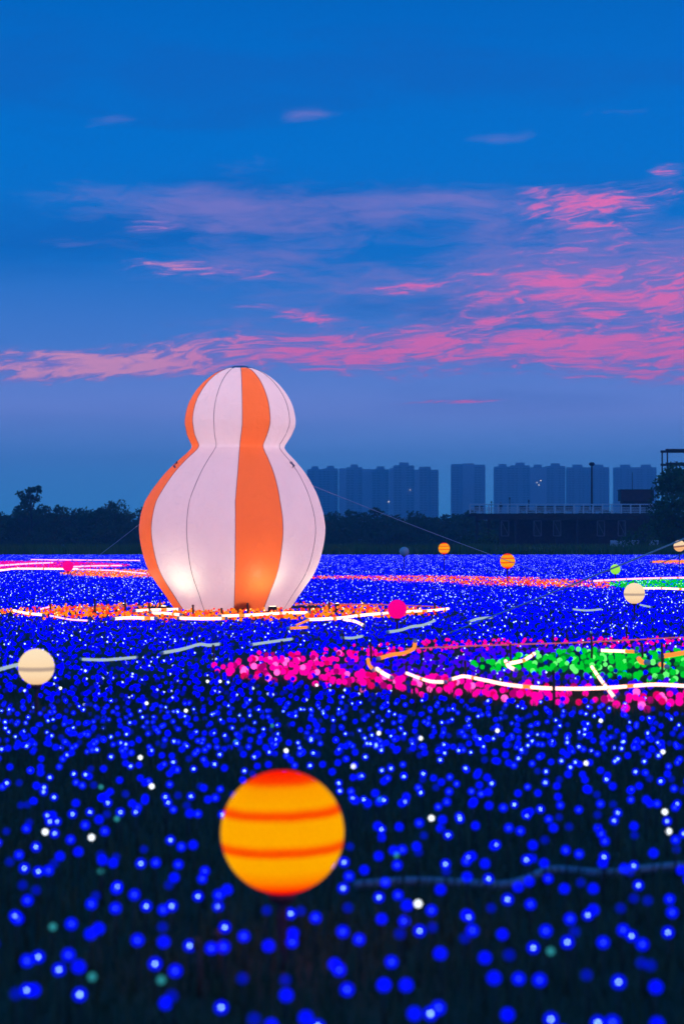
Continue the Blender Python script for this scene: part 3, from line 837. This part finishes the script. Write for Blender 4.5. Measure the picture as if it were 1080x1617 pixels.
kind[(rd < 3.4 * (0.6 + 0.8 * vnoise(x, y, 2.5, 15))) & (rv < 0.62)] = 4   # red
def ell(px0, px1, py0, py1):
    px = 540 + x / y * F; py = HOR + (H - ZL) * F / y
    return (((px - (px0 + px1) / 2) / ((px1 - px0) / 2)) ** 2 + ((py - (py0 + py1) / 2) / ((py1 - py0) / 2)) ** 2) < 1
kind[ell(-220, 205, 886, 899) & (rv < 0.85)] = 1
kind[ell(95, 285, 899, 911) & (rv < 0.75)] = 3
kind[ell(960, 1240, 914, 931) & (rv < 0.75)] = 2
kind[ell(1025, 1200, 884, 890.5) & (rv < 0.6)] = 3
inview = (np.abs(x / y) < 0.1717) & ((HOR + (H - ZL) * F / y) < 1622)
z = 0.13 + 0.14 * rr.uniform(0, 1, len(x))
z = np.where(y > 15.5, 0.05 + 0.09 * rr.uniform(0, 1, len(x)), z)
z = np.where((kind >= 1) & (kind <= 3), z + 0.02, z)
cen = np.stack([x, y, z], 1)

def stem_mesh(h): 
    mb = MB(); mb.tube([(0, 0, -0.03), (0.004, 0.003, h * 0.5), (0, 0, h)], 0.004, 5); return mb.mesh('stem', M_stem, True)
def ball_mesh(name, r, mat, tv=BALL_V, tf=BALL_F):
    return np_mesh(name, tv * r, tf, [mat], smooth=True)
STEM = {q: stem_mesh(q) for q in (0.13, 0.17, 0.21, 0.25)}
B_cap = [ball_mesh('bulb', 0.024, M_blue_cap), ball_mesh('bulb', 0.021, M_blue_dim_cap)]
B_core = [ball_mesh('die', 0.0046, M_core, ICO_V, ICO_F), ball_mesh('die', 0.0044, M_core_soft, ICO_V, ICO_F)]
def led(name, c, cap, core, label, cat, group):
    h = min(STEM, key=lambda q: abs(q - c[2]))
    t = empty(name, (c[0], c[1], 0)); t.rotation_euler = (0, 0, random.uniform(0, 6.28))
    link('stem', STEM[h], t)
    b = link('bulb', cap, t); b.location = (0, 0, h + 0.012)
    if core: link('die', core, b)
    tag(t, label, cat, group)
order = np.argsort(y)
blue_ids = [i for i in order if kind[i] == 0 and inview[i]][:300]
for i in blue_ids:
    q = rv2[i]
    led('blue_led_light', cen[i], B_cap[1] if q < 0.16 else B_cap[0], None if q < 0.45 else (B_core[1] if q < 0.72 else B_core[0]),
        'round blue LED light on a thin stem in the dark foreground grass', 'led light', 'blue LED lights in the foreground grass')
# the few white and teal ones
white_m = ball_mesh('bulb', 0.0165, M_white_cap); teal_m = ball_mesh('bulb', 0.0165, M_teal_cap)
for px, py in ((660, 1435), (1049, 1288), (1055, 1319), (681, 1298), (925, 1210), (785, 1158), (664, 1170), (222, 1201), (558, 1215), (145, 1329), (72, 1320), (452, 1190),
               (294, 1126), (232, 1114), (598, 1162), (96, 1090), (328, 1079), (348, 1079), (500, 1085), (1046, 1192), (240, 1247), (948, 1142)):
    c = G(px, py, ZL)
    led('white_led_light', (c.x, c.y, c.z), white_m, None, 'round white LED light on a thin stem among the blue ones', 'led light', 'white LED lights among the blue ones')
for px, py in ((255, 1557), (84, 1472), (160, 1383), (869, 1511), (625, 1357), (185, 1299), (160, 1248), (600, 1268), (146, 1552), (430, 1150), (372, 1175)):
    c = G(px, py, ZL)
    led('teal_led_light', (c.x, c.y, c.z), teal_m, None, 'dim teal LED light on a thin stem among the blue ones', 'led light', 'teal LED lights among the blue ones')
# individual magenta, green, orange and red lamps: the largest in view
used = np.zeros(len(x), bool); used[blue_ids] = True
M_magd = emat('dim magenta led', (0.75, 0.0, 0.30), 0.55); M_magl = emat('bright pink led', (1.0, 0.10, 0.50), 1.7)
MGX = [ball_mesh('magenta_led_light', 0.037, q) for q in (M_magd, M_magd, M_magl)]
M_grd = emat('dim green led', (0.0, 0.28, 0.02), 0.9); M_grl = emat('bright green led', (0.12, 0.95, 0.16), 1.3)
GNX = [ball_mesh('green_led_light', 0.035, q) for q in (M_grd, M_grl)]
MG = ball_mesh('magenta_led_light', 0.037, M_mag); MG2 = ball_mesh('magenta_led_light', 0.037, M_mag2)
GN = ball_mesh('green_led_light', 0.037, M_green); ON = ball_mesh('orange_led_light', 0.034, M_org)
RN = ball_mesh('red_led_light', 0.036, M_red)
for kd, nm, ms, lb, gr in ((1, 'magenta_led_light', (MG, MGX[0], MG, MG2, MGX[2], MG, MG, MG), 'round magenta LED light in the wide magenta bed', 'magenta LED lights in the wide bed'),
                           (2, 'green_led_light', (GN, GNX[0], GN, GNX[1], GN), 'round green LED light in the green bed inside the magenta ring', 'green LED lights in the green bed'),
                           (3, 'orange_led_light', (ON, ON, RN), 'small orange or red LED light in the bed around the balloon', 'orange LED lights around the balloon')):
    lim = {1: 40, 2: 40, 3: 60}[kd]
    ids = [i for i in order if kind[i] == kd and inview[i] and y[i] < lim][:300]
    for j, i in enumerate(ids):
        o = link(nm, ms[j % len(ms)]); o.location = cen[i]; used[i] = True; o.scale = (random.uniform(0.82, 1.2),) * 3
        tag(o, lb, 'led light', gr)
# all the rest, joined by colour
def stuff_leds(name, sel, rad_near, rad_far, mats, frac_hot, label, hot_r=0.45, dimfrac=0.15, lowpoly=50.0):
    ids = np.where(sel & ~used)[0]
    a = ids[y[ids] < lowpoly]; b = ids[y[ids] >= lowpoly]
    def grp(i, tv, tf):
        t = np.clip((y[i] - 8) / 70.0, 0, 1)
        ra = (rad_near * (1 - t) + rad_far * t) * (0.8 + 0.4 * rv[i])
        mi = np.where(rv2[i] < dimfrac, 1, 0)
        return [tv, tf, cen[i], ra, mi]
    G_ = [grp(a, ICO_V, ICO_F), grp(b, OCT_V, OCT_F)]
    hot = ids[rv2[ids] > 1 - frac_hot]       # the bright die peeps out of the cap on its own side
    t = np.clip((y[hot] - 8) / 70.0, 0, 1); R0 = (rad_near * (1 - t) + rad_far * t)
    th = rr.uniform(0, 2 * PI, len(hot)); ph = rr.uniform(-0.2, 0.8, len(hot))
    d = np.stack([np.cos(th) * np.cos(ph), np.sin(th) * np.cos(ph), np.sin(ph)], 1)
    G_.append([OCT_V, OCT_F, cen[hot] + d * (R0 * 0.8)[:, None], R0 * hot_r * (0.6 + 0.8 * rr.uniform(0, 1, len(hot))), np.full(len(hot), 2)])
    o = link(name, scatter(name, G_, mats))
    return tag(o, label, 'led lights', kind='stuff')
# near blues not among the 300 keep the clear cap and the die inside it
ids = np.where((kind == 0) & ~used & (y < 20))[0]
core = ids[rv2[ids] > 0.50]
o = link('blue_led_scatter', scatter('blue_led_scatter', [
    (BALL_V, BALL_F, cen[ids], np.full(len(ids), 0.023), np.where(rv2[ids] < 0.16, 1, 0)),
    (ICO_V, ICO_F, cen[core], np.full(len(core), 0.0052), np.where(rv2[core] < 0.78, 3, 2))], [M_blue_cap, M_blue_dim_cap, M_core, M_core_soft]))
tag(o, 'scattered blue LED lights beyond the foreground', 'led lights', kind='stuff'); used[ids] = True
stuff_leds('blue_led_carpet', kind == 0, 0.025, 0.031, [M_blue, M_blue_dim, M_whitedot], 0.15, 'dense carpet of blue LED lights covering the field to its far edge', 0.50, 0.28)
stuff_leds('violet_led_carpet', kind == 5, 0.034, 0.034, [M_vio, M_blue, M_whitedot], 0.14, 'violet blue LED lights inside the magenta ring', 0.4)
stuff_leds('magenta_led_carpet', kind == 1, 0.030, 0.034, [M_mag, M_mag2, M_whitedot], 0.08, 'far magenta LED lights', 0.4)
stuff_leds('green_led_carpet', kind == 2, 0.030, 0.032, [M_green, M_green, M_greenhot], 0.2, 'far green LED lights', 0.5)
stuff_leds('orange_led_carpet', kind == 3, 0.032, 0.036, [M_org, M_red, M_orghot], 0.2, 'far orange LED lights', 0.5, 0.4)
stuff_leds('red_led_band', kind == 4, 0.032, 0.040, [M_red, M_org, M_orghot], 0.18, 'long curving band of red LED lights across the far field', 0.5, 0.35)
# white and teal dies sprinkled over the green bed are part of the blue carpet; stems of the near rest
sid = np.where(y < 26)[0]; sid = sid[~np.isin(sid, blue_ids)]
n_ = len(sid); b0 = cen[sid]; w_ = 0.004
V_ = np.stack([b0 * [1, 1, 0] + [-w_, 0, -0.02], b0 * [1, 1, 0] + [w_, 0, -0.02], b0 * [1, 1, 0] + [0, w_ * 1.7, -0.02], b0], 1).reshape(-1, 3)
i4 = np.arange(n_)[:, None] * 4
o = link('led_stem_scatter', np_mesh('led_stem_scatter', V_, np.concatenate([i4 + np.array([[0, 1, 3]]), i4 + np.array([[1, 2, 3]]), i4 + np.array([[2, 0, 3]])]), [M_stem]))
tag(o, 'thin dark stems carrying the scattered LED lights', 'stems', kind='stuff')

# ================================================================ NEON TUBES
def curve_pts(P_, per=6):
    P_ = [tuple(p) for p in P_]
    return [Vector(q) for q in spline(P_, per)] if len(P_) > 2 else [Vector(p) for p in P_]
def tube(pxs, mat, label, rad=0.02, z=0.2, group=None, cat='neon tube'):
    w = []
    for p in pxs:
        zz = p[2] if len(p) > 2 else z
        w.append(tuple(G(p[0], p[1], zz)))
    pt = curve_pts(w)
    t = empty('neon_tube', (pt[0].x, pt[0].y, 0)); o0 = Vector((pt[0].x, pt[0].y, 0))
    mb = MB(); mb.tube([q - o0 for q in pt], rad, 8); mb.build('tube', mat, t, True)
    if mat in (M_tube, M_tube_p):      # the warm clips and joints between lengths of tube
        acc = 0.0; nxt = random.uniform(0.4, 1.0)
        for i in range(len(pt) - 1):
            acc += (pt[i + 1] - pt[i]).length
            if acc > nxt and i < len(pt) - 2:
                q = pt[i + 1] - o0; dd = (pt[i + 1] - pt[i]).normalized() * random.uniform(0.03, 0.09)
                mb = MB(); mb.tube([q - dd, q + dd], rad * 1.12, 8); mb.build('joint', M_tube_o, t, True)
                nxt = acc + random.uniform(0.7, 1.7)
    for e, d in ((pt[0], pt[1] - pt[0]), (pt[-1], pt[-2] - pt[-1])):
        mb = MB(); q = e - o0; d = d.normalized(); mb.tube([q - d * rad * 1.5, q + d * rad * 0.6], rad * 1.15, 8); mb.build('end_cap', M_rope, t, True)
    return tag(t, label, cat, group or 'neon tubes in the field')
# wide bed
tube([(655, 1012, .42), (653, 1024, .26), (638, 1031, .2), (618, 1034, .2), (598, 1040, .2)], M_tube_o, 'orange neon tube bent up at a stake in the magenta bed', 0.026)
tube([(581, 1041), (583, 1050), (590, 1058)], M_tube_o, 'short curved orange neon tube at the left end of the magenta ring', 0.022)
tube([(595, 1056), (606, 1064), (618, 1070)], M_tube, 'short white hot neon tube at the left of the ring', 0.022)
tube([(642, 1063), (660, 1070), (680, 1076), (702, 1077)], M_tube, 'white orange neon tube between two stakes on the ring front', 0.017)
tube([(711, 1073), (722, 1070), (734, 1068), (765, 1074), (800, 1081), (850, 1086), (905, 1087.5), (960, 1086), (1000, 1083), (1035, 1081), (1080, 1083), (1140, 1086)], M_tube,
     'longest bright neon tube sweeping along the front of the magenta ring', 0.018)
tube([(934, 1053), (944, 1068), (956, 1084), (970, 1102)], M_tube, 'loose bright neon tube slanting across the long front tube', 0.017)
tube([(798, 1044), (803, 1052), (814, 1058)], M_tube, 'short bright hooked neon tube left of the green bed', 0.022)
tube([(801, 1048), (822, 1044), (833, 1039), (843, 1032)], M_tube, 'short bright neon tube rising to the green bed', 0.022)
tube([(948, 1027), (975, 1028), (1003, 1029)], M_tube, 'straight pale orange neon tube behind the green bed', 0.020)
tube([(1044, 1036), (1060, 1034), (1085, 1030), (1120, 1026)], M_tube_o, 'orange neon tube at the right behind the green bed', 0.030)
tube([(1008, 1040), (1012, 1045), (1020, 1046)], M_tube_o, 'stubby orange neon tube at a stake in the green bed', 0.030)
tube([(1042, 1049), (1052, 1053)], M_tube_o, 'tiny orange neon tube end in the green bed', 0.028)
tube([(640, 1024.5), (720, 1021), (800, 1018), (900, 1015), (985, 1011), (1080, 1006), (1150, 1003)], M_tube_f, 'faint pink neon line along the back of the magenta ring', 0.010)
# bed round the balloon
for i, (pp, m_, lb, rd_) in enumerate([
    ([(22, 964), (40, 968), (69, 971)], M_tube, 'white neon tube at the left tip of the orange bed', .032),
    ([(63, 962), (72, 960), (81, 958)], M_tube_p, 'short pink neon tube behind the left tip of the orange bed', .02),
    ([(80, 972), (110, 978), (140, 980)], M_tube_p, 'pink neon tube under the left orange lights', .018),
    ([(180, 977), (205, 975.5), (246, 976.5)], M_tube, 'bright neon tube in front of the left orange lights', .035),
    ([(213, 964.5), (245, 963), (282, 962)], M_tube, 'bright neon tube just left of the balloon base', .035),
    ([(240, 968), (262, 968.5), (286, 971)], M_tube, 'lower bright neon tube just left of the balloon base', .035),
    ([(284, 976), (320, 977), (356, 976.5)], M_tube, 'bright neon tube below the orange ground sheet', .035),
    ([(348, 973), (400, 971), (450, 968), (487, 967.5)], M_tube, 'long bright neon tube along the balloon front', .035),
    ([(485, 978.5), (535, 976), (570, 971.5), (600, 969)], M_tube, 'bright neon tube climbing towards the magenta globe', .035),
    ([(598, 969), (645, 965.5), (680, 964), (708, 961)], M_tube, 'bright neon tube behind the magenta globe', .03),
    ([(456, 992), (470, 991.5), (485, 990.5)], M_tube_o, 'short orange neon tube in front of the orange bed', .03),
    ([(466, 988), (478, 983), (487, 979)], M_tube_o, 'slanting orange neon tube in front of the orange bed', .026),
    ([(543, 978), (560, 981), (575, 988)], M_tube, 'drooping bright neon tube at the front of the orange bed', .032),
    ([(470, 955), (540, 954), (610, 955), (690, 958)], M_tube_f, 'faint pink neon line behind the right orange lights', .016),
    ([(130, 960), (180, 957), (225, 957)], M_tube_f, 'faint pink neon line behind the left orange lights', .016)]):
    tube(pp, m_, lb, rd_ * 0.85, 0.17)
# far left and far right
for pp, m_, lb, rd_ in [
    ([(50, 883.5), (85, 884), (150, 884.5), (222, 885)], M_tube_p, 'thin pink neon tube farthest back on the left', .03),
    ([(-30, 894), (0, 893), (45, 890), (84, 888.5)], M_tube_p, 'pink neon tube left of the far magenta globe', .04),
    ([(-40, 901), (0, 900.5), (25, 898), (60, 898), (125, 898.5)], M_tube, 'bright neon tube in front of the far magenta globe', .045),
    ([(114, 895), (150, 893.5), (193, 893)], M_tube_p, 'pink neon tube right of the far magenta globe', .035),
    ([(120, 899), (180, 901), (232, 906)], M_tube_p, 'pink neon tube bordering the far orange lights', .025),
    ([(935, 917.5), (1000, 914), (1080, 912), (1120, 912)], M_tube_p, 'pink neon tube behind the far green bed', .03),
    ([(1012, 929), (1045, 929), (1090, 931), (1130, 932)], M_tube, 'yellowish neon tube in front of the far green bed', .03),
    ([(1028, 887.5), (1055, 886.5), (1100, 886.5)], M_tube_o, 'far orange neon tube below the large tree', .06)]:
    tube(pp, m_, lb, rd_)
# pale dim tubes lying in the field
for pp, lb, rd_ in [
    ([(130, 1041), (160, 1042), (181, 1041), (215, 1038)], 'pale dim tube right of the cream globe', .018),
    ([(256, 1031), (289, 1025), (315, 1017.5), (330, 1019), (346, 1017)], 'wavy pale dim tube left of the magenta bed', .022),
    ([(-30, 1064), (0, 1057), (15, 1053), (34, 1048)], 'pale dim tube passing behind the cream globe', .022),
    ([(397, 1018), (428, 1013.5), (461, 1009)], 'pale dim tube above the left tip of the magenta bed', .02),
    ([(541, 1007), (556, 1007.5), (572, 1004.5)], 'short pale dim tube above the magenta bed', .02),
    ([(612, 998), (632, 995), (650, 989.5), (668, 987), (686, 980)], 'wavy pale dim tube below the magenta globe', .024),
    ([(740, 982), (755, 977), (776, 975)], 'short pale dim tube beside the slack strap', .024),
    ([(905, 962), (925, 964), (948, 962)], 'small pale dim tube in the field left of the cream belted globe', .02),
    ([(1010, 955), (1028, 959)], 'small pale dim tube below the cream belted globe', .02)]:
    tube(pp, M_tube_d, lb, rd_, 0.2)
# unlit tube in the foreground grass
pt = curve_pts([tuple(G(a, b, 0.05)) for a, b in ((560, 1398), (640, 1392), (714, 1394), (789, 1398), (825, 1391), (873, 1374), (952, 1379), (1030, 1371), (1090, 1366))])
o = mb_build_tube('unlit_tube', pt, 0.024, M_hose)
tag(o, 'unlit pale tube lying in the dark foreground grass', 'tube')

# stakes that carry the tubes: (column, top row, foot row on the ground)
for a, t_, b_, lb in [(585, 1014, 1056, 'brown stake at the left end of the magenta ring'), (655, 1008, 1042, 'brown stake holding up the bent orange tube'),
                      (641, 1046, 1080, 'brown stake left of the white orange tube'), (734, 1043, 1084, 'brown stake at the bend of the long front tube'),
                      (805, 1017, 1058, 'brown stake at the hooked tube'), (873, 1058, 1136, 'dark brown stake before the long front tube'),
                      (933, 997, 1056, 'tall pale topped brown stake at the top of the slanting tube'), (1013, 1016, 1054, 'brown stake in the green bed beside the stubby tube'),
                      (1044, 1014, 1082, 'brown stake at the right of the green bed'), (988, 990, 1022, 'brown stake behind the green bed'),
                      (872, 992, 1022, 'thin brown stake at the back of the magenta ring'), (653, 1082, 1122, 'dark stake in front of the ring'),
                      (337, 1018, 1062, 'dark stake at the end of the wavy pale tube'), (445, 1012, 1040, 'dark stake under the pale tube'),
                      (894, 997, 1020, 'short brown stake at the back of the ring'), (542, 1000, 1030, 'dark stake beside the short pale tube'),
                      (150, 945, 976, 'orange brown stake behind the orange lights'), (198, 946, 974, 'orange brown stake in the middle of the orange lights'),
                      (236, 952, 976, 'orange brown stake near the balloon'), (80, 953, 974, 'short stake at the left tip of the orange bed'),
                      (253, 946, 974, 'orange brown stake touching the balloon side'), (305, 955, 978, 'dark stake before the orange ground sheet'),
                      (391, 952, 978, 'dark stake beside the air blower'), (350, 960, 978, 'small dark stake left of the air blower'),
                      (520, 951, 974, 'orange brown stake right of the balloon'), (489, 955, 980, 'orange brown stake at the end of the long balloon tube'),
                      (686, 952, 972, 'small stake at the right end of the orange bed'), (311, 1482, 1575, 'short blurred stake left of the large orange globe'),
                      (342, 1470, 1545, 'thin blurred stake below the large orange globe')]:
    q = G(a, b_); hh = H - (t_ - HOR) / F * q.y
    r_ = 0.017 if q.y < 36 else 0.024
    s = empty('stake', q)
    mb = MB(); mb.tube([(0, 0, -0.05), (0.008, 0, hh * 0.5), (0.0, 0.0, hh - 0.03)], [r_, r_ * 0.95, r_ * 0.9], 7); mb.build('shaft', M_stake, s, True)
    mb = MB(); mb.tube([(0, 0, hh - 0.032), (0, 0, hh)], [r_ * 1.15, r_ * 0.9], 7); mb.build('tip', M_rope if 'pale topped' in lb else M_stake, s, True)
    tag(s, lb, 'stake', 'stakes in the light beds')

# ================================================================ AIR
hz = bpy.data.materials.new('dusk haze'); hz.use_nodes = True
t = hz.node_tree; t.nodes.clear()
pv = t.nodes.new('ShaderNodeVolumePrincipled'); om = t.nodes.new('ShaderNodeOutputMaterial')
pv.inputs['Color'].default_value = (0.32, 0.82, 1.0, 1); pv.inputs['Density'].default_value = 0.00050; pv.inputs['Anisotropy'].default_value = 0.72
t.links.new(pv.outputs[0], om.inputs['Volume'])
mb = MB(); mb.box(-1500, 1500, -40, 2700, -1.0, 112)
o = mb.build('haze', hz); tag(o, 'thin blue dusk haze over the whole field', 'haze', kind='stuff')
